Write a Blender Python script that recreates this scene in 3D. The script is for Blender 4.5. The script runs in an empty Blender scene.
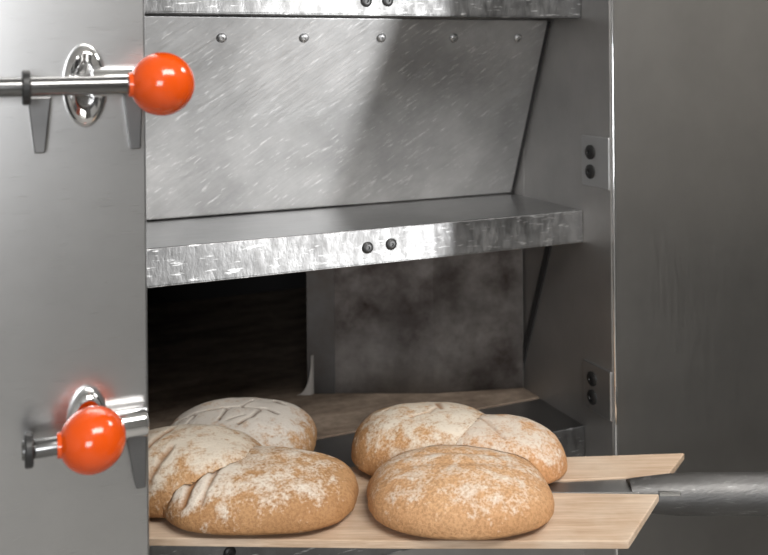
import bpy, bmesh, math, random
import numpy as np
from mathutils import Vector, Matrix, noise
from mathutils.bvhtree import BVHTree
random.seed(4)
sc = bpy.context.scene
COL = sc.collection

# ------------------------------------------------------------------ helpers
def V(*a): return Vector(a)

def bx(bm, x0, x1, y0, y1, z0, z1, bevel=0.0, seg=2):
    b = bmesh.new()
    vs = [b.verts.new((x, y, z)) for x in (x0, x1) for y in (y0, y1) for z in (z0, z1)]
    for q in ((0, 1, 3, 2), (4, 6, 7, 5), (0, 4, 5, 1), (2, 3, 7, 6), (0, 2, 6, 4), (1, 5, 7, 3)):
        b.faces.new([vs[i] for i in q])
    if bevel > 0:
        bmesh.ops.bevel(b, geom=b.edges[:], offset=bevel, segments=seg, affect='EDGES', profile=0.5)
    merge(bm, b)

def merge(bm, b):
    m = bpy.data.meshes.new('t'); b.to_mesh(m); b.free(); bm.from_mesh(m); bpy.data.meshes.remove(m)

def prism(bm, pts, a, b_, bevel=0.0):
    """pts: polygon of 3D points, extruded by vector from a to b_."""
    b = bmesh.new()
    A = [b.verts.new(Vector(p) + Vector(a)) for p in pts]
    B = [b.verts.new(Vector(p) + Vector(b_)) for p in pts]
    n = len(pts)
    b.faces.new(A); b.faces.new(B[::-1])
    for i in range(n):
        b.faces.new((A[i], B[i], B[(i + 1) % n], A[(i + 1) % n]))
    bmesh.ops.recalc_face_normals(b, faces=b.faces[:])
    if bevel > 0:
        bmesh.ops.bevel(b, geom=b.edges[:], offset=bevel, segments=2, affect='EDGES', profile=0.5)
    merge(bm, b)

def lathe(bm, p, axis, prof, n=48):
    """prof: list of (distance along axis, radius)."""
    ax = Vector(axis).normalized()
    u = ax.orthogonal().normalized(); w = ax.cross(u)
    b = bmesh.new(); rings = []
    for d, r in prof:
        c = Vector(p) + ax * d
        if r < 1e-6:
            rings.append([b.verts.new(c)])
        else:
            rings.append([b.verts.new(c + (u * math.cos(t) + w * math.sin(t)) * r)
                          for t in [2 * math.pi * i / n for i in range(n)]])
    for R0, R1 in zip(rings, rings[1:]):
        if len(R0) == 1 and len(R1) == 1: continue
        for i in range(n):
            j = (i + 1) % n
            if len(R0) == 1: b.faces.new((R0[0], R1[j], R1[i]))
            elif len(R1) == 1: b.faces.new((R0[i], R0[j], R1[0]))
            else: b.faces.new((R0[i], R0[j], R1[j], R1[i]))
    if len(rings[0]) > 1: b.faces.new(rings[0][::-1])
    if len(rings[-1]) > 1: b.faces.new(rings[-1])
    bmesh.ops.recalc_face_normals(b, faces=b.faces[:])
    merge(bm, b)

def rod(bm, p0, p1, r, rnd=0.15, n=40):
    p0, p1 = Vector(p0), Vector(p1); L = (p1 - p0).length; e = r * rnd
    lathe(bm, p0, p1 - p0, [(0, 0), (0, r - e), (e * .3, r - e * .3), (e, r), (L - e, r), (L - e * .3, r - e * .3), (L, r - e), (L, 0)], n)

def obj(name, bm, mat, parent=None, smooth=False, origin=None):
    """Link one mesh object; vertices are given in world space."""
    off = Vector((0, 0, 0))
    if parent is not None: off = world(parent)
    elif origin is not None: off = Vector(origin)
    bmesh.ops.translate(bm, verts=bm.verts[:], vec=-off)
    me = bpy.data.meshes.new(name); bm.to_mesh(me); bm.free()
    if smooth:
        for p in me.polygons: p.use_smooth = True
        try: me.set_sharp_from_angle(angle=math.radians(38))
        except Exception: pass
    me.materials.append(mat)
    o = bpy.data.objects.new(name, me); COL.objects.link(o)
    if parent is not None: o.parent = parent
    elif origin is not None: o.location = origin
    return o

def world(o):
    p = Vector(o.location)
    while o.parent is not None:
        o = o.parent; p += Vector(o.location)
    return p

def thing(name, label, cat, loc, group=None):
    o = bpy.data.objects.new(name, None); o.location = loc; o.empty_display_size = .05
    COL.objects.link(o); tag(o, label, cat, group); return o

def tag(o, label, cat, group=None):
    o['label'] = label; o['category'] = cat
    if group: o['group'] = group

def struct(name, bm, mat):
    o = obj(name, bm, mat); o['kind'] = 'structure'; return o

# ------------------------------------------------------------------ materials
def newmat(name):
    m = bpy.data.materials.new(name); m.use_nodes = True
    nt = m.node_tree; nt.nodes.clear()
    out = nt.nodes.new('ShaderNodeOutputMaterial'); bs = nt.nodes.new('ShaderNodeBsdfPrincipled')
    nt.links.new(bs.outputs[0], out.inputs[0])
    return m, nt, bs

def N(nt, typ, **kw):
    n = nt.nodes.new(typ)
    for k, v in kw.items():
        if k.startswith('i_'):
            key = k[2:]; key = int(key) if key.isdigit() else key
            n.inputs[key].default_value = v
        else: setattr(n, k, v)
    return n

def coords(nt, scale=(1, 1, 1), rot=(0, 0, 0)):
    tc = N(nt, 'ShaderNodeTexCoord'); src = tc.outputs['Object']
    if any(rot):
        r = N(nt, 'ShaderNodeMapping'); r.inputs['Rotation'].default_value = rot
        nt.links.new(src, r.inputs[0]); src = r.outputs[0]
    mp = N(nt, 'ShaderNodeMapping'); mp.inputs['Scale'].default_value = scale
    nt.links.new(src, mp.inputs[0])
    return mp.outputs[0]

def nz(nt, vec, scale, detail=4, rough=.55):
    n = N(nt, 'ShaderNodeTexNoise'); n.inputs['Scale'].default_value = scale
    n.inputs['Detail'].default_value = detail; n.inputs['Roughness'].default_value = rough
    nt.links.new(vec, n.inputs['Vector']); return n.outputs[0]

def ramp(nt, src, stops):
    r = N(nt, 'ShaderNodeValToRGB'); e = r.color_ramp.elements
    while len(e) < len(stops): e.new(.5)
    for el, (p, c) in zip(e, stops):
        el.position = p
        el.color = (c, c, c, 1) if not isinstance(c, tuple) else (*c, 1)
    nt.links.new(src, r.inputs[0]); return r.outputs[0]

def mix(nt, fac, a, b, mode='MIX'):
    m = N(nt, 'ShaderNodeMix', data_type='RGBA', blend_type=mode)
    for i, x in ((0, fac), (6, a), (7, b)):
        if hasattr(x, 'is_linked') or hasattr(x, 'links'): nt.links.new(x, m.inputs[i])
        elif isinstance(x, tuple): m.inputs[i].default_value = (*x, 1) if len(x) == 3 else x
        else: m.inputs[i].default_value = x
    return m.outputs[2]

def math_(nt, op, a, b=None, clamp=False):
    m = N(nt, 'ShaderNodeMath', operation=op, use_clamp=clamp)
    for i, x in enumerate((a, b)):
        if x is None: continue
        if hasattr(x, 'links'): nt.links.new(x, m.inputs[i])
        else: m.inputs[i].default_value = x
    return m.outputs[0]

def bump(nt, bs, src, strength, dist=.001):
    b = N(nt, 'ShaderNodeBump'); b.inputs['Strength'].default_value = strength; b.inputs['Distance'].default_value = dist
    nt.links.new(src, b.inputs['Height']); nt.links.new(b.outputs[0], bs.inputs['Normal'])

def steel(name, base=.5, rough=.38, brush=(1, 1, 60), rot=(0, 0, 0), bscale=30, bstr=.06, tint=(1, 1, 1), blotch=.12, dirt=0.0, dirtcol=(.05, .035, .025), fleck=0.0, var=.12):
    m, nt, bs = newmat(name)
    bs.inputs['Metallic'].default_value = 1
    br = nz(nt, coords(nt, brush, rot), bscale, 5, .6)
    bl = nz(nt, coords(nt, (1, 1, 1)), 7, 5, .6)
    lo = tuple(base * (1 - blotch) * t for t in tint); hi = tuple(min(.98, base * (1 + blotch)) * t for t in tint)
    c = mix(nt, ramp(nt, bl, [(.3, 0.), (.7, 1.)]), lo, hi)
    if fleck > 0:
        f = ramp(nt, nz(nt, coords(nt, (14, 14, 90), rot), 3.2, 3, .6), [(.60, 0.), (.72, fleck)])
        c = mix(nt, f, c, (.98, .98, .98))
    if dirt > 0:
        d = ramp(nt, nz(nt, coords(nt), 5, 6, .65), [(.38, 0.), (.66, dirt)])
        c = mix(nt, d, c, dirtcol)
    nt.links.new(c, bs.inputs['Base Color'])
    r = math_(nt, 'ADD', math_(nt, 'MULTIPLY', math_(nt, 'ADD', br, -.5), var * 2), rough, True)
    nt.links.new(r, bs.inputs['Roughness'])
    bump(nt, bs, br, bstr)
    return m

def plain(name, col, rough=.5, metal=0., bstr=0., bscale=60):
    m, nt, bs = newmat(name)
    n = nz(nt, coords(nt), bscale, 4)
    c = mix(nt, n, tuple(x * .88 for x in col), tuple(min(1, x * 1.12) for x in col))
    nt.links.new(c, bs.inputs['Base Color'])
    bs.inputs['Roughness'].default_value = rough; bs.inputs['Metallic'].default_value = metal
    if bstr: bump(nt, bs, n, bstr)
    return m

M = {}
M['front'] = steel('brushed_steel_left', .60, .29, (1, 1, 60), bscale=30, bstr=.025, blotch=.06, var=.05)
M['right'] = steel('brushed_steel_right', .50, .36, (45, 45, 1), bscale=22, bstr=.04, tint=(1, .97, .93), blotch=.08)
M['cheek'] = steel('steel_cheek', .48, .52, (45, 45, 1), bscale=20, bstr=.04, tint=(1, .98, .96), blotch=.12)
M['flap'] = steel('scratched_steel', .43, .54, (3, 3, 38), rot=(0, math.radians(35), 0), bscale=9, bstr=.22, blotch=.28, fleck=.45, var=.2)
M['shelf'] = steel('shelf_steel', .36, .34, (2, 30, 30), bscale=14, bstr=.08, blotch=.15)
M['lip'] = steel('worn_lip_steel', .22, .5, (2.2, 2.2, 1), bscale=42, bstr=1.0, blotch=.55, fleck=.6, var=.4)
M['chrome'] = steel('chrome', .85, .10, bscale=10, bstr=0., blotch=.03, var=.03)
M['rodsteel'] = steel('rod_steel', .24, .22, (60, 1, 1), bscale=10, bstr=.03, blotch=.1)
M['lug'] = steel('lug_steel', .2, .45)
M['post'] = steel('post_steel', .10, .5, dirt=.7)
M['tab'] = steel('tab_steel', .5, .45)
M['glint'] = plain('glint_white', (.36, .34, .32), .9, bstr=.5)  # highlight put into the colour: pale diffuse tone for the post's foot
M['dull'] = steel('dull_steel', .42, .42, bscale=20, bstr=.05)
M['sooty'] = steel('sooty_steel', .17, .52, bscale=20, bstr=.2, dirt=1.0, dirtcol=(.016, .009, .007), blotch=.4, tint=(1, .93, .88))
M['jamb'] = steel('jamb_steel', .8, .5, bscale=20, bstr=.1, tint=(1, .93, .86), dirt=.15)
M['jambpaint'] = plain('jamb_brown', (.30, .275, .25), .7)
M['black'] = plain('soot_black', (.012, .011, .011), .9)
M['darkmetal'] = plain('dark_screw', (.05, .05, .05), .45, .8)
M['rubber'] = plain('black_collar', (.02, .02, .02), .4)
M['tube'] = steel('scaled_steel_tube', .15, .5, (3, 30, 30), bscale=12, bstr=.45, blotch=.3, dirt=.5, dirtcol=(.12, .115, .11), fleck=.25)

m, nt, bs = newmat('orange_plastic')
bs.inputs['Base Color'].default_value = (.70, .078, .004, 1); bs.inputs['Roughness'].default_value = .16
bs.inputs['Coat Weight'].default_value = .3; bs.inputs['Coat Roughness'].default_value = .08
M['orange'] = m

# hearth stone
m, nt, bs = newmat('hearth_stone')
n1 = nz(nt, coords(nt, (1, 2.5, 1)), 9, 6, .65); n2 = nz(nt, coords(nt), 70, 4, .6)
c = mix(nt, ramp(nt, n1, [(.3, 0.), (.68, 1.)]), (.07, .045, .03), (.30, .235, .18))
c = mix(nt, ramp(nt, n2, [(.35, .35), (.65, 0.)]), c, (.05, .035, .025))
nt.links.new(c, bs.inputs['Base Color']); bs.inputs['Roughness'].default_value = .85; bump(nt, bs, n2, .4, .002)
M['stone'] = m

# peel wood (grain runs along local X, which follows the peel)
m, nt, bs = newmat('peel_wood')
PA = math.radians(-22.0)
g1 = nz(nt, coords(nt, (1, 14, 14), (0, 0, -PA)), 9, 5, .6); g2 = nz(nt, coords(nt, (2, 80, 80), (0, 0, -PA)), 9, 3, .5)
st = nz(nt, coords(nt), 11, 4, .6)
c = mix(nt, ramp(nt, g1, [(.3, 0.), (.7, 1.)]), (.50, .35, .235), (.70, .54, .40))
c = mix(nt, ramp(nt, g2, [(.4, .35), (.6, 0.)]), c, (.36, .23, .14))
c = mix(nt, ramp(nt, st, [(.45, 0.), (.75, .45)]), c, (.78, .69, .58))
nt.links.new(c, bs.inputs['Base Color']); bs.inputs['Roughness'].default_value = .65; bump(nt, bs, g1, .15)
M['wood'] = m

def crust(name, light, dark, flour, seed, cov, fscale=26, cut=None):
    m, nt, bs = newmat(name)
    tc = N(nt, 'ShaderNodeTexCoord'); mp = N(nt, 'ShaderNodeMapping')
    mp.inputs['Location'].default_value = (seed * 1.7, seed * .9, seed * .3)
    nt.links.new(tc.outputs['Object'], mp.inputs[0]); vec = mp.outputs[0]
    at = N(nt, 'ShaderNodeAttribute', attribute_name='flour'); bk = N(nt, 'ShaderNodeAttribute', attribute_name='bake'); sco = N(nt, 'ShaderNodeAttribute', attribute_name='score')
    big = nz(nt, vec, 16, 5, .6); med = nz(nt, vec, fscale * 2.2, 6, .68); fine = nz(nt, vec, 330, 4, .65)
    c = mix(nt, math_(nt, 'ADD', bk.outputs['Fac'], math_(nt, 'MULTIPLY', math_(nt, 'ADD', big, -.5), 1.1), True), light, dark)
    c = mix(nt, ramp(nt, fine, [(.36, .45), (.56, 0.)]), c, tuple(x * .55 for x in dark))
    # flour dust: coverage from attribute, broken up by noise
    f = math_(nt, 'ADD', at.outputs['Fac'], math_(nt, 'MULTIPLY', math_(nt, 'ADD', med, -.5), 3.0))
    f = math_(nt, 'ADD', f, math_(nt, 'MULTIPLY', math_(nt, 'ADD', fine, -.5), 1.5))
    f = math_(nt, 'ADD', f, math_(nt, 'MULTIPLY', math_(nt, 'ADD', big, -.5), 1.3))
    f = math_(nt, 'ADD', f, cov - .5)
    f = ramp(nt, f, [(.22, 0.), (.95, .86)])
    c = mix(nt, f, c, flour)
    c = mix(nt, sco.outputs['Fac'], c, cut or tuple(x * .8 for x in dark))
    nt.links.new(c, bs.inputs['Base Color'])
    bs.inputs['Roughness'].default_value = .72
    bs.inputs['Subsurface Weight'].default_value = 0.0
    h = math_(nt, 'ADD', math_(nt, 'MULTIPLY', med, .8), math_(nt, 'MULTIPLY', fine, .5))
    bump(nt, bs, h, .8, .003)
    return m

# ------------------------------------------------------------------ constants (metres; oven front runs along X, depth along Y)
XC = .72          # right cheek of the baking chambers
XL = -.10         # left cheek
YP = .941         # right front panel face
YS = 1.003        # front of the shelves
YN = .83          # face of the near left panel
ZS = (.9075, 1.196, 1.497)   # shelf heights

# ------------------------------------------------------------------ deck oven
oven = thing('deck_oven', 'stainless steel bakery deck oven with slanted doors and orange ball levers', 'oven', (.3, 1.4, 0))
b = bmesh.new(); bx(b, XC, 1.75, YP, 1.9, .12, 1.95, .0015); p = obj('side_panel', b, M['right'], oven)
p['label'] = 'plain dark steel front panel on the right'
b = bmesh.new(); rod(b, (XC + .0015, YP - .0003, .13), (XC + .0015, YP - .0003, 1.94), .0022, n=16); obj('edge_trim', b, M['chrome'], p, True)
b = bmesh.new(); bx(b, XC - .0012, XC, YP + .003, 1.155, .12, 1.95); bx(b, XC - .0015, XC - .0001, 1.15, 1.22, 1.19, 1.95); obj('cheek', b, M['cheek'], oven)
b = bmesh.new(); bx(b, XC - .0012, XC, 1.156, 1.9, .12, 1.95); obj('chamber_wall', b, M['jambpaint'], oven)
b = bmesh.new(); bx(b, XL - .40, XL, YN + .05, 1.9, .12, 1.95, .002); obj('side_pillar', b, M['dull'], oven)
b = bmesh.new(); bx(b, -.55, .1225, YN, YN + .045, .15, 1.92, .002); fp = obj('front_panel', b, M['front'], oven)
fp['label'] = 'brushed steel panel near the camera carrying the levers'
b = bmesh.new(); bx(b, XL, XC, 1.86, 1.9, .12, 1.95); obj('back_panel', b, M['black'], oven)
b = bmesh.new(); bx(b, XL - .40, 1.75, .95, 1.9, 1.95, 1.99); obj('top_panel', b, M['dull'], oven)
b = bmesh.new(); bx(b, -.45, 1.7, 1.0, 1.88, 0, .12); obj('plinth', b, M['black'], oven)

def bolt(name, parent, c, ax, r, h, mat, dent=True):
    bm = bmesh.new()
    lathe(bm, c, ax, [(0, 0), (0, r), (h * .45, r), (h * .8, r * .82), (h, r * .5), (h, r * .32), (h * .6, r * .26), (h * .6, 0)], 24)
    return obj(name, bm, mat, parent, True)

def shelf(zt, zb, screws, slab_back, slabmat):
    bm = bmesh.new(); bx(bm, XL, XC - .0012, YS + .004, slab_back, zb + .002, zt, .0008); s = obj('shelf', bm, slabmat, oven)
    bm = bmesh.new()
    bx(bm, XL, XC - .0012, YS, YS + .004, zb, zt + .0006, .0012)
    bx(bm, XL, XC - .0012, YS, YS + .012, zb - .0005, zb + .0025, .0008)
    l = obj('shelf_lip', bm, M['lip'], s)
    for x, z in screws: bolt('screw', l, (x, YS + .001, z), (0, -1, 0), .0072, .004, M['darkmetal'])
    return s

shelf(ZS[2], 1.454, [(.408, 1.471), (.436, 1.472)], 1.075, M['shelf'])
shelf(ZS[1], 1.154, [(.407, 1.1745), (.438, 1.176)], 1.21, M['shelf'])
shelf(ZS[0], .800, [(.236, .846), (.10, .846)], 1.111, M['shelf'])

# closed slanted door of the upper deck
def door_slab(P0, P1, x0, x1, t):
    d = (Vector(P1) - Vector(P0)); n = Vector((0, d[2], -d[1])).normalized()   # towards the inside
    if n[1] < 0: n = -n
    bm = bmesh.new()
    q = [Vector((0, P0[1], P0[2])), Vector((0, P1[1], P1[2])), Vector((0, P1[1], P1[2])) + n * t, Vector((0, P0[1], P0[2])) + n * t]
    prism(bm, q, (x0, 0, 0), (x1, 0, 0), .0008)
    return bm
T0, T1 = (0, 1.075, 1.4535), (0, 1.178, 1.1975)
dr = obj('oven_door', door_slab(T0, T1, XL + .002, XC - .0065, .006), M['flap'], oven)
dn = Vector((0, T1[2] - T0[2], -(T1[1] - T0[1]))).normalized()
if dn[1] > 0: dn = -dn
for x in (.251, .356, .462, .569, .670, .146, .041):
    z = 1.429; y = 1.075 + (1.4535 - z) * (.103 / .256)
    bolt('rivet', dr, Vector((x, y, z)) - dn * .0005, dn, .0062, .0038, M['dull'])
b = bmesh.new()
prism(b, [(0, 1.076, 1.452), (0, 1.178, 1.198), (0, 1.183, 1.198), (0, 1.081, 1.452)], (XC - .0066, 0, 0), (XC - .0012, 0, 0)); obj('door_seal', b, M['black'], oven)
# lower door swung up inside its chamber
obj('oven_door', door_slab((0, 1.100, 1.1515), (0, 1.345, 1.0888), XL + .002, XC - .006, .006), M['sooty'], oven)
# slanted dark joint between cheek and lower chamber
b = bmesh.new()
prism(b, [(0, 1.070, 1.153), (0, 1.166, .908), (0, 1.178, .908), (0, 1.082, 1.153)], (XC - .004, 0, 0), (XC - .0012, 0, 0)); obj('door_seal', b, M['black'], oven)
# chambers
for zt in (ZS[0], ZS[1]):
    bm = bmesh.new(); y0 = 1.112 if zt == ZS[0] else 1.21
    bx(bm, XL, XC - .0012, y0, 1.86, zt - .05, zt + .002, .002); obj('hearth', bm, M['stone'], oven)
b = bmesh.new(); bx(b, XL, XC - .0012, 1.21, 1.86, 1.139, 1.146); obj('chamber_ceiling', b, M['black'], oven)
# soot-stained side baffle and its pale post
def wallprism(pts, z0):
    bm = bmesh.new(); top = lambda y: 1.1515 - .256 * (y - 1.100) - .0015
    A = [bm.verts.new((x, y, z0)) for x, y in pts]; B = [bm.verts.new((x, y, top(y))) for x, y in pts]; n = len(pts)
    bm.faces.new(A); bm.faces.new(B[::-1])
    for i in range(n): bm.faces.new((A[i], B[i], B[(i + 1) % n], A[(i + 1) % n]))
    bmesh.ops.recalc_face_normals(bm, faces=bm.faces[:]); return bm
bf = obj('baffle', wallprism([(XC - .004, 1.152), (.585, 1.187), (.445, 1.252), (.450, 1.262), (.59, 1.197), (XC - .004, 1.162)], .910), M['sooty'], oven); bf['label'] = 'soot stained baffle in the lower chamber'
po = obj('post', wallprism([(.452, 1.246), (.415, 1.263), (.422, 1.279), (.459, 1.262)], .910), M['post'], bf)
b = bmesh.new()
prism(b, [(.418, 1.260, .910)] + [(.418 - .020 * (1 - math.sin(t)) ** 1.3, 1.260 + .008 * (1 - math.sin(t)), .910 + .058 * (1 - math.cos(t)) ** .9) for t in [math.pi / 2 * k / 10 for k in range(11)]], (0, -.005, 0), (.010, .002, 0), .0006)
obj('post_glint', b, M['glint'], bf, True)  # pale shape painted in for a bright flare on the steel
# lower body below the sill
b = bmesh.new(); bx(b, XL, XC - .0012, YS + .004, YS + .03, .12, .798); obj('lower_panel', b, M['cheek'], oven)

# hinge tabs on the right cheek
for za, zb_ in ((1.231, 1.298), (.936, .999)):
    bm = bmesh.new(); bx(bm, XC - .0055, XC - .0012, YP + .001, 1.0, za, zb_, .0015)
    t = obj('hinge_tab', bm, M['tab'], oven)
    for k in (.30, .68):
        bolt('bolt', t, (XC - .0053, .980, za + (zb_ - za) * k), (-1, 0, 0), .0095, .004, M['darkmetal'])

# sliding ball levers on the near panel
def lever(z, kx, ky, x_end, fins, which):
    """z: height of the rod; kx, ky: ball centre; x_end: left end of the rod."""
    r0 = (kx, ky, z)
    bm = bmesh.new(); rod(bm, (x_end, ky + .004, z - .001), (kx, ky, z), .0078); lv = obj('lever', bm, M['rodsteel'], oven, True)
    lv['label'] = which
    bm = bmesh.new()
    R = .0275
    lathe(bm, r0, (1, 0, 0.05), [(-R, 0)] + [(-R * math.cos(t), R * math.sin(t)) for t in [math.pi * i / 32 for i in range(1, 32)]] + [(R, 0)], 56)
    lathe(bm, (kx - .0285, ky, z), (1, 0, 0), [(0, 0), (0, .010), (.006, .0115), (.008, 0)], 32)
    k = obj('ball_knob', bm, M['orange'], lv, True); k['label'] = 'glossy orange ball'
    # oval chrome rosette on the panel
    bm = bmesh.new(); n = 56
    prof = [(0, 1.0), (.004, 1.0), (.008, .97), (.012, .88), (.0135, .78), (.010, .62), (.0085, .5), (.0085, 0)]
    bb = bmesh.new(); rings = []
    for d, q in prof:
        if q == 0: rings.append([bb.verts.new((.070, YN - d, z - .001))]); continue
        rings.append([bb.verts.new((.070 + .0185 * q * math.cos(t), YN - d, z - .001 + .0365 * q * math.sin(t))) for t in [2 * math.pi * i / n for i in range(n)]])
    for R0, R1 in zip(rings, rings[1:]):
        for i in range(n):
            j = (i + 1) % n
            if len(R1) == 1: bb.faces.new((R0[i], R0[j], R1[0]))
            else: bb.faces.new((R0[i], R0[j], R1[j], R1[i]))
    bmesh.ops.recalc_face_normals(bb, faces=bb.faces[:]); merge(bm, bb)
    obj('rosette', bm, M['chrome'], lv, True)
    # guide tube behind the rod and its stem
    bm = bmesh.new(); rod(bm, (.074, YN - .0128, z + .002), (.1195, YN - .0128, z + .002), .0128, .2)
    obj('guide_tube', bm, M['chrome'], lv, True)
    bm = bmesh.new(); rod(bm, (.068, YN, z), (.068, ky + .004, z), .007); obj('stem', bm, M['rodsteel'], lv, True)
    # eye with a black collar
    bm = bmesh.new(); xc = .021
    lathe(bm, (xc - .003, ky + .004, z - .001), (1, 0, 0), [(0, .0085), (0, .0135), (.0012, .0145), (.0055, .0145), (.0067, .0135), (.0067, .0085)], 40)
    bx(bm, xc - .0025, xc + .0025, ky + .016, YN, z - .005, z + .003, .001)
    obj('collar', bm, M['rubber'], lv, True)
    for xa, xb, xt, w in fins:
        bm = bmesh.new()
        zt = z - .010
        prism(bm, [(xa, 0, zt), (xb, 0, zt), (xt + w, 0, zt - .048), (xt - w, 0, zt - .048)], (0, YN - .011, 0), (0, YN, 0), .0012)
        obj('lug', bm, M['lug'], lv)
lever(1.381, .130, .786, -.12, [(.023, .042, .0325, .0042), (.102, .1185, .112, .0042)], 'upper lever pulled to the right')
lever(1.080, .0715, .800, .016, [(.1015, .1195, .114, .0042)], 'lower lever pushed to the left')

# ------------------------------------------------------------------ peel
ZT = .917
peel = thing('bread_peel', 'wooden bread peel with a long dark steel handle holding the loaves', 'peel', (.4, .95, .906))
out = [(.075, .965), (.14, .934), (.367, .826), (.576, .732), (.669, .797), (.658, .8025), (.545, .857), (.552, .884), (.589, .870), (.709, .829), (.767, .867), (.623, .920), (.37, 1.005), (.075, 1.104)]
b = bmesh.new(); prism(b, [(x, y, 0) for x, y in out], (0, 0, ZT - .0085), (0, 0, ZT), .0012)
bl = obj('blade', b, M['wood'], peel); bl['label'] = 'pale floured wooden board with a slotted end'
hd = Vector((.873 - .582, .735 - .860, 0)).normalized(); hp = Vector((.582, .860, .911))
side = Vector((-hd.y, hd.x, 0))
def hpt(s, o=0, z=0): return hp + hd * s + side * o + V(0, 0, z)
b = bmesh.new()   # flat tang in the slot widening into the tube
prism(b, [hpt(-.03, -.010), hpt(0, -.014), hpt(.085, -.0165), hpt(.085, .0185), hpt(0, .011), hpt(-.03, .008)], (0, 0, -.006), (0, 0, .004), .001)
obj('tang', b, M['dull'], peel)
b = bmesh.new(); z0 = -.010
lathe(b, hpt(.078, 0, z0 + .004), hd, [(0, 0), (0, .0165), (.02, .019), (.05, .0218), (.08, .0225), (1.25, .0225), (1.262, .019), (1.265, 0)], 40)
obj('handle', b, M['tube'], peel, True)
b = bmesh.new(); bx(b, -.012, .012, -.004, .004, -.002, .002, .001)
bmesh.ops.transform(b, matrix=Matrix.Translation(hpt(.118, -.0175, .004)) @ Matrix.Rotation(math.atan2(hd.y, hd.x), 4, 'Z'), verts=b.verts[:])
obj('clip', b, M['chrome'], peel)  # chrome block added as the white highlight at the ferrule

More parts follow.
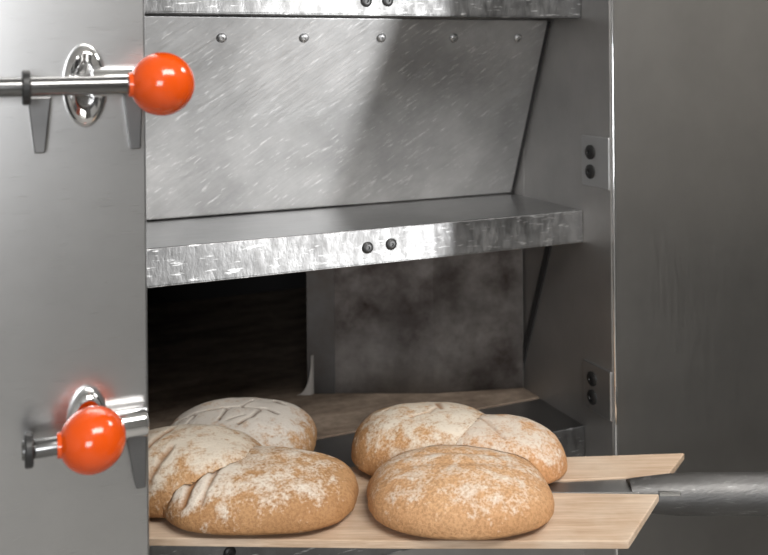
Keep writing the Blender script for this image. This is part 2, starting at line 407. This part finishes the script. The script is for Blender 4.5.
# ------------------------------------------------------------------ loaves
YAW = -math.radians(23.238)
def ell(L): return L['c'], L['a'], L['a'] * L['r'], L['h'], L.get('yaw', YAW)
def make_loaf(L, fronts):
    n, mm = 280, 140
    th = np.linspace(0, 2 * np.pi, n, endpoint=False)[None, :]; ph = np.linspace(-np.pi / 2, np.pi / 2, mm)[:, None]
    (cx, cy), a, ad, h, yaw = ell(L)
    s = np.sin(ph) + 0 * th; c = np.abs(np.cos(ph)) + 0 * th
    r = np.where(s > 0, c ** .85, c ** .5)
    z = np.where(s > 0, h * .76 * np.abs(s) ** .95, -h * .24 * np.abs(s) ** .75) + h * .24
    k = (np.abs(np.cos(th)) ** 2.5 + np.abs(np.sin(th)) ** 2.5) ** (-1 / 2.5)
    x = a * r * k * np.cos(th); y = ad * r * k * np.sin(th)
    P = np.stack([x.ravel(), y.ravel(), z.ravel()], 1)
    sd = L['seed']
    faces = []
    for i in range(mm - 1):
        for j in range(n):
            k = (j + 1) % n
            faces.append((i * n + j, i * n + k, (i + 1) * n + k, (i + 1) * n + j))
    faces.append(tuple(range(n - 1, -1, -1))); faces.append(tuple((mm - 1) * n + j for j in range(n)))
    FACES = faces
    # lumpy hand-shaped outline
    for i in range(len(P)):
        q = Vector(P[i]) + Vector((sd * 3.1, sd * 1.3, 0))
        f = 1 + .030 * noise.noise(q * 14) + .012 * noise.noise(q * 45) + .005 * noise.noise(q * 130)
        P[i, 0] *= f; P[i, 1] *= f; P[i, 2] *= (1 + .055 * noise.noise(q * 17 + Vector((5, 5, 5))) + .015 * noise.noise(q * 60))
    # score marks and cracks: grooves given as polylines in units of the half axes
    score = np.zeros(len(P)); cov = np.zeros(len(P))
    nx = P[:, 0] / a; ny = P[:, 1] / ad; top = np.clip((P[:, 2] / h - .12) / .3, 0, 1)
    for pts, w, dep, strength in L['scores']:
        best = np.full(len(P), 9.)
        pts = np.array(pts, float)
        for (p0, p1) in zip(pts, pts[1:]):
            d = (p1 - p0) * (a, ad); L2 = (d ** 2).sum()
            vx = P[:, 0] - p0[0] * a; vy = P[:, 1] - p0[1] * ad
            t = np.clip((vx * d[0] + vy * d[1]) / L2, 0, 1)
            best = np.minimum(best, np.hypot(vx - t * d[0], vy - t * d[1]))
        wob = np.array([noise.noise(Vector(p) * 110 + Vector((sd, 0, 0))) for p in P])
        ww = w * (1 + .7 * wob)
        g = np.exp(-(best / np.maximum(ww, 4e-4)) ** 2) * top
        P[:, 2] -= dep * g; P[:, :2] *= (1 - .35 * dep / a * g)[:, None]
        score = np.maximum(score, g * strength)
        cov += .5 * np.exp(-((best - 2 * w) / (1.3 * w)) ** 2) * top * strength
    c_, s_ = math.cos(yaw), math.sin(yaw)
    X = P[:, 0] * c_ - P[:, 1] * s_ + cx; Y = P[:, 0] * s_ + P[:, 1] * c_ + cy; Z = np.maximum(P[:, 2], 0)
    # baked side by side: this loaf yields to the ones in front of it
    L['raw'] = [Vector((x_, y_, z_ + L['z'] + 4e-4)) for x_, y_, z_ in zip(X, Y, Z)]
    zo = L['z'] + 4e-4
    for F in fronts + fronts:
        bvh = BVHTree.FromPolygons(F['raw'], FACES)
        (fx, fy) = F['c']; u = Vector((cx - fx, cy - fy, 0)).normalized()
        for i in np.nonzero(np.hypot(X - fx, Y - fy) < F['a'] * 1.3)[0]:
            p = Vector((X[i], Y[i], max(Z[i], 6e-4) + zo)) - u * .001
            last = None; cnt = 0; q = p
            while True:
                hit = bvh.ray_cast(q, u)
                if hit[0] is None: break
                cnt += 1; last = hit[0]; q = hit[0] + u * 1e-5
            if cnt % 2 == 1:
                X[i] = last.x + u.x * .001; Y[i] = last.y + u.y * .001
    for it in range(12):
        moved = 0
        me_ = BVHTree.FromPolygons([(x_, y_, z_ + zo) for x_, y_, z_ in zip(X, Y, Z)], FACES)
        for F in fronts:
            bvh = F['bvh']
            vi = {v for q, _ in me_.overlap(bvh) for v in FACES[q] if len(FACES[q]) == 4}
            for v in vi:
                p = Vector((X[v], Y[v], Z[v] + zo)); co_, nn, _, d = bvh.find_nearest(p)
                if nn is None: continue
                h_ = Vector((nn.x, nn.y, 0))
                if h_.length < .2: h_ = Vector((cx - F['c'][0], cy - F['c'][1], 0))
                h_.normalize(); sd_ = (p - co_).dot(nn)
                stp = max(.0012 - sd_, .0006)
                X[v] += h_.x * stp; Y[v] += h_.y * stp; Z[v] += max(0, nn.z) * stp; moved += 1
        if not moved: break
    if L['z'] < ZT - .002:      # lies across the rear edge of the peel: the base follows the board
        e = 1.005 - .3537 * (X - .37) + .004
        Z = np.where((Y < e) & (Z + L['z'] < ZT + .0008), ZT + .0008 - L['z'], Z)
    zb = L['z'] + .0004
    verts = np.stack([X - cx, Y - cy, Z], 1)
    L['bvh'] = BVHTree.FromPolygons([(x_, y_, z_ + L['z'] + 4e-4) for x_, y_, z_ in zip(X, Y, Z)], FACES)
    me = bpy.data.meshes.new('bread_loaf'); me.from_pydata(verts.tolist(), [], faces); me.update()
    for p in me.polygons: p.use_smooth = True
    hgt = Z / h
    fl = np.clip((hgt - .25) / .6, 0, 1) * .75 + np.array([L['flour'](u, v, w_) for u, v, w_ in zip(nx, ny, hgt)]) + cov * .5
    bake = np.clip(np.array([L['bake'](u, v, w_) for u, v, w_ in zip(nx, ny, hgt)]), 0, 1)
    for nm, arr in (('flour', fl), ('bake', bake), ('score', np.clip(score, 0, 1))):
        at = me.attributes.new(nm, 'FLOAT', 'POINT'); at.data.foreach_set('value', arr.astype(np.float32))
    me.materials.append(L['mat'])
    o = bpy.data.objects.new('bread_loaf', me); COL.objects.link(o); o.location = (cx, cy, zb); L['o'] = o
    tag(o, L['label'], 'bread', 'floured round loaves on the peel')
    return o

GOLD = (.60, .36, .175); BROWN = (.33, .145, .045); FLR = (.80, .74, .65); GREY = (.70, .67, .62)
D = dict(c=(.4524, .8575), a=.0987, r=.78, h=.053, z=ZT, seed=1, mat=crust('crust_gold', (.68, .41, .215), (.42, .185, .058), FLR, 1, .24),
         scores=[([(-.75, .35), (-.3, .22), (.3, .25), (.7, .4)], .004, .0016, .12), ([(-.6, .0), (0, -.12), (.55, .0)], .005, .0014, .10)],
         flour=lambda u, v, w: -.05 + .12 * math.sin(v * 14 + u * 2), bake=lambda u, v, w: .62 - .65 * w + .1 * abs(u),
         label='smooth golden brown loaf at the front right, nearest the peel handle')
A = dict(c=(.2572, .9508), a=.1065, r=.69, h=.0518, z=ZT, seed=2, mat=crust('crust_brown', GOLD, BROWN, FLR, 2, .33),
         scores=[([(-.84, -.55), (-.70, .15)], .0036, .0034, .95), ([(-.66, -.72), (-.50, .1)], .0040, .0040, .95), ([(-.48, -.8), (-.36, 0)], .0028, .0028, .6), ([(-.05, .5), (.3, .35), (.7, .45)], .0016, .0016, .5)],
         flour=lambda u, v, w: .22 * (u < -.2) - .18 * max(0, u - .2) - .12 * max(0, .5 - w), bake=lambda u, v, w: .78 - .62 * w + .15 * abs(u),
         label='front left loaf with three diagonal slashes at its left end')
E_ = dict(c=(.5304, .9224), a=.0852, r=.75, h=.0565, z=ZT, seed=3, mat=crust('crust_pale', (.66, .38, .19), (.46, .19, .06), (.74, .67, .58), 3, .34),
         scores=[([(-.35, .6), (-.1, .1), (.1, -.5)], .0022, .002, .35)],
         flour=lambda u, v, w: .15 - .25 * max(0, -v - .4), bake=lambda u, v, w: .6 - .55 * w,
         label='pale dusted loaf at the right, just behind the smooth golden loaf')
F_ = dict(c=(.4708, .9687), a=.0926, r=.75, h=.0654, z=ZT, seed=4, mat=crust('crust_white', GOLD, (.38, .16, .045), (.74, .68, .58), 4, .40),
         scores=[([(-.25, -.25), (.0, -.1), (.1, .1)], .0020, .002, .5), ([(.1, .35), (.16, .05)], .0032, .0022, .8), ([(-.6, .1), (-.3, .3), (.1, .45)], .0013, .0015, .4)],
         flour=lambda u, v, w: .12 - .5 * max(0, -u - .45) , bake=lambda u, v, w: .75 - .55 * w,
         label='tall loaf with white floured top and brown left flank, behind the smooth golden loaf')
B_ = dict(c=(.1907, 1.0131), a=.0942, r=.75, h=.0676, z=ZT, seed=5, mat=crust('crust_dusty', GOLD, BROWN, (.73, .67, .57), 5, .42),
         scores=[([(-.55, -.8), (-.35, -.2), (-.2, .3)], .003, .003, .8), ([(-.3, -.9), (-.1, -.4)], .003, .003, .7)],
         flour=lambda u, v, w: .15, bake=lambda u, v, w: .75 - .5 * w,
         label='heavily floured loaf half hidden by the steel panel at far left')
C_ = dict(c=(.2765, 1.1125), a=.0960, r=.85, h=.055, z=.9097, seed=6, mat=crust('crust_grey', GOLD, BROWN, GREY, 6, .68, cut=(.10, .06, .035)),
         scores=[([(-.8, -.05), (-.3, -.02), (0, .05), (.35, .0), (.5, -.12)], .0022, .0034, 1.), ([(0, .05), (.12, .4)], .0016, .003, .9), ([(-.15, .02), (-.22, -.35)], .0018, .003, .95),
                 ([(.3, .02), (.2, -.3), (.05, -.5)], .0018, .003, .95), ([(.42, .45), (.55, .3)], .0028, .003, .9), ([(-.55, -.03), (-.65, -.3), (-.6, -.5)], .0016, .003, .9), ([(.1, -.25), (-.1, -.4)], .0013, .002, .8)],
         flour=lambda u, v, w: .15 - .75 * max(0, u - .55), bake=lambda u, v, w: .6 - .4 * w,
         label='grey floured loaf with dark cracks on top, farthest back at the oven mouth')
make_loaf(D, []); make_loaf(A, []); make_loaf(E_, [D]); make_loaf(F_, [D, E_]); make_loaf(B_, [A]); make_loaf(C_, [A, B_])

# ------------------------------------------------------------------ bakery around the oven
wallm = plain('painted_wall', (.62, .61, .59), .8); floorm = plain('floor_tiles', (.36, .35, .33), .6)
b = bmesh.new(); bx(b, -3, 3.4, -3.2, 2.2, -.1, 0); struct('floor', b, floorm)
b = bmesh.new(); bx(b, -3, 3.4, 2.1, 2.2, 0, 2.9); struct('wall_back', b, wallm)
b = bmesh.new(); bx(b, -3, 3.4, -3.2, -3.1, 0, 2.9); struct('wall_front', b, wallm)
b = bmesh.new(); bx(b, -3.1, -3, -3.2, 2.2, 0, 2.9); struct('wall_left', b, wallm)
b = bmesh.new(); bx(b, 3.4, 3.5, -3.2, 2.2, 0, 2.9); struct('wall_right', b, plain('dark_wall', (.10, .10, .10), .8))
b = bmesh.new(); bx(b, -3.1, 3.5, -3.2, 2.2, 2.9, 3.0); struct('ceiling', b, wallm)

blocker = thing('light_blocker', 'added unseen box with two grey doors that shadows the oven and darkens its reflections', 'light blocker', (1.6, 0, 0))  # added out of view to cut the shadow edge on the upper door
dk = plain('blocker_grey', (.14, .14, .14), .5)
b = bmesh.new(); bx(b, 1.236, 2.0, -.4, .25, .08, 2.2, .01); obj('body', b, dk, blocker)
for za, zb_, mt in ((1.02, 2.15, plain('blocker_door_light', (.42, .415, .40), .5)), (.12, 1.0, dk)):  # light door over dark door, toned to band the reflection in side_panel
    b = bmesh.new(); bx(b, 1.26, 1.97, .25, .27, za, zb_, .005); cd = obj('door', b, mt, blocker)
    zc = (za + zb_) / 2 if za < 1 else 1.4
    b = bmesh.new(); rod(b, (1.34, .295, zc - .15), (1.34, .295, zc + .15), .01); bx(b, 1.333, 1.347, .27, .295, zc - .14, zc - .12); bx(b, 1.333, 1.347, .27, .295, zc + .12, zc + .14); obj('handle', b, M['chrome'], cd, True)
for x in (1.3, 1.95):
    for y in (-.35, .2):
        b = bmesh.new(); rod(b, (x, y, 0), (x, y, .085), .025); obj('leg', b, dk, blocker, True)

# ------------------------------------------------------------------ light
def area(name, loc, target, sx, sy, power, col=(1, 1, 1)):
    l = bpy.data.lights.new(name, 'AREA'); l.shape = 'RECTANGLE'; l.size = sx; l.size_y = sy; l.energy = power; l.color = col
    o = bpy.data.objects.new(name, l); COL.objects.link(o); o.location = loc
    o.rotation_euler = (Vector(target) - Vector(loc)).to_track_quat('-Z', 'Y').to_euler(); return o
area('overhead_area', (.6, -.5, 2.8), (.45, .8, .9), 1.4, .8, 62, (1, .97, .93))
area('overhead_area', (2.3, .9, 2.8), (1.7, .4, 1.2), .6, .6, 26, (1, .97, .93))  # extra light added to brighten the door and wall mirrored in side_panel
area('window_light', (-1.12, -3.0, 1.65), (-.5, .9, 1.4), 1.5, 1.1, 66, (.97, .98, 1))
s = bpy.data.lights.new('door_spot', 'SPOT'); s.energy = 480; s.spot_size = math.radians(12.5); s.spot_blend = .4; s.shadow_soft_size = .015  # narrow spot added to light only the upper door and shelf lip
so = bpy.data.objects.new('door_spot', s); COL.objects.link(so); so.location = (1.84, -1.55, 1.15)
so.rotation_euler = (Vector((.38, 1.05, 1.32)) - so.location).to_track_quat('-Z', 'Y').to_euler()
w = bpy.data.worlds.new('World'); sc.world = w; w.use_nodes = True
w.node_tree.nodes['Background'].inputs[0].default_value = (.5, .5, .5, 1); w.node_tree.nodes['Background'].inputs[1].default_value = .2

# ------------------------------------------------------------------ camera
cam = bpy.data.cameras.new('camera'); co = bpy.data.objects.new('camera', cam); COL.objects.link(co)
cam.sensor_width = 36; cam.lens = 900 / 768 * 36; cam.clip_start = .02
th = math.radians(23.238); roll = .0087
fwd = V(math.sin(th), math.cos(th), 0); right = V(math.cos(th), -math.sin(th), 0); up = V(0, 0, 1)
r2 = right * math.cos(roll) - up * math.sin(roll); u2 = up * math.cos(roll) + right * math.sin(roll)
co.matrix_world = Matrix(((r2.x, u2.x, -fwd.x, 0), (r2.y, u2.y, -fwd.y, 0), (r2.z, u2.z, -fwd.z, 1.40), (0, 0, 0, 1)))
cam.shift_y = -(277.5 - 60) / 768
cam.dof.use_dof = True; cam.dof.focus_distance = .98; cam.dof.aperture_fstop = 5.0
sc.camera = co
sc.view_settings.view_transform = 'Standard'; sc.view_settings.look = 'None'; sc.view_settings.exposure = 0; sc.view_settings.gamma = 1
sc.cycles.use_denoising = True
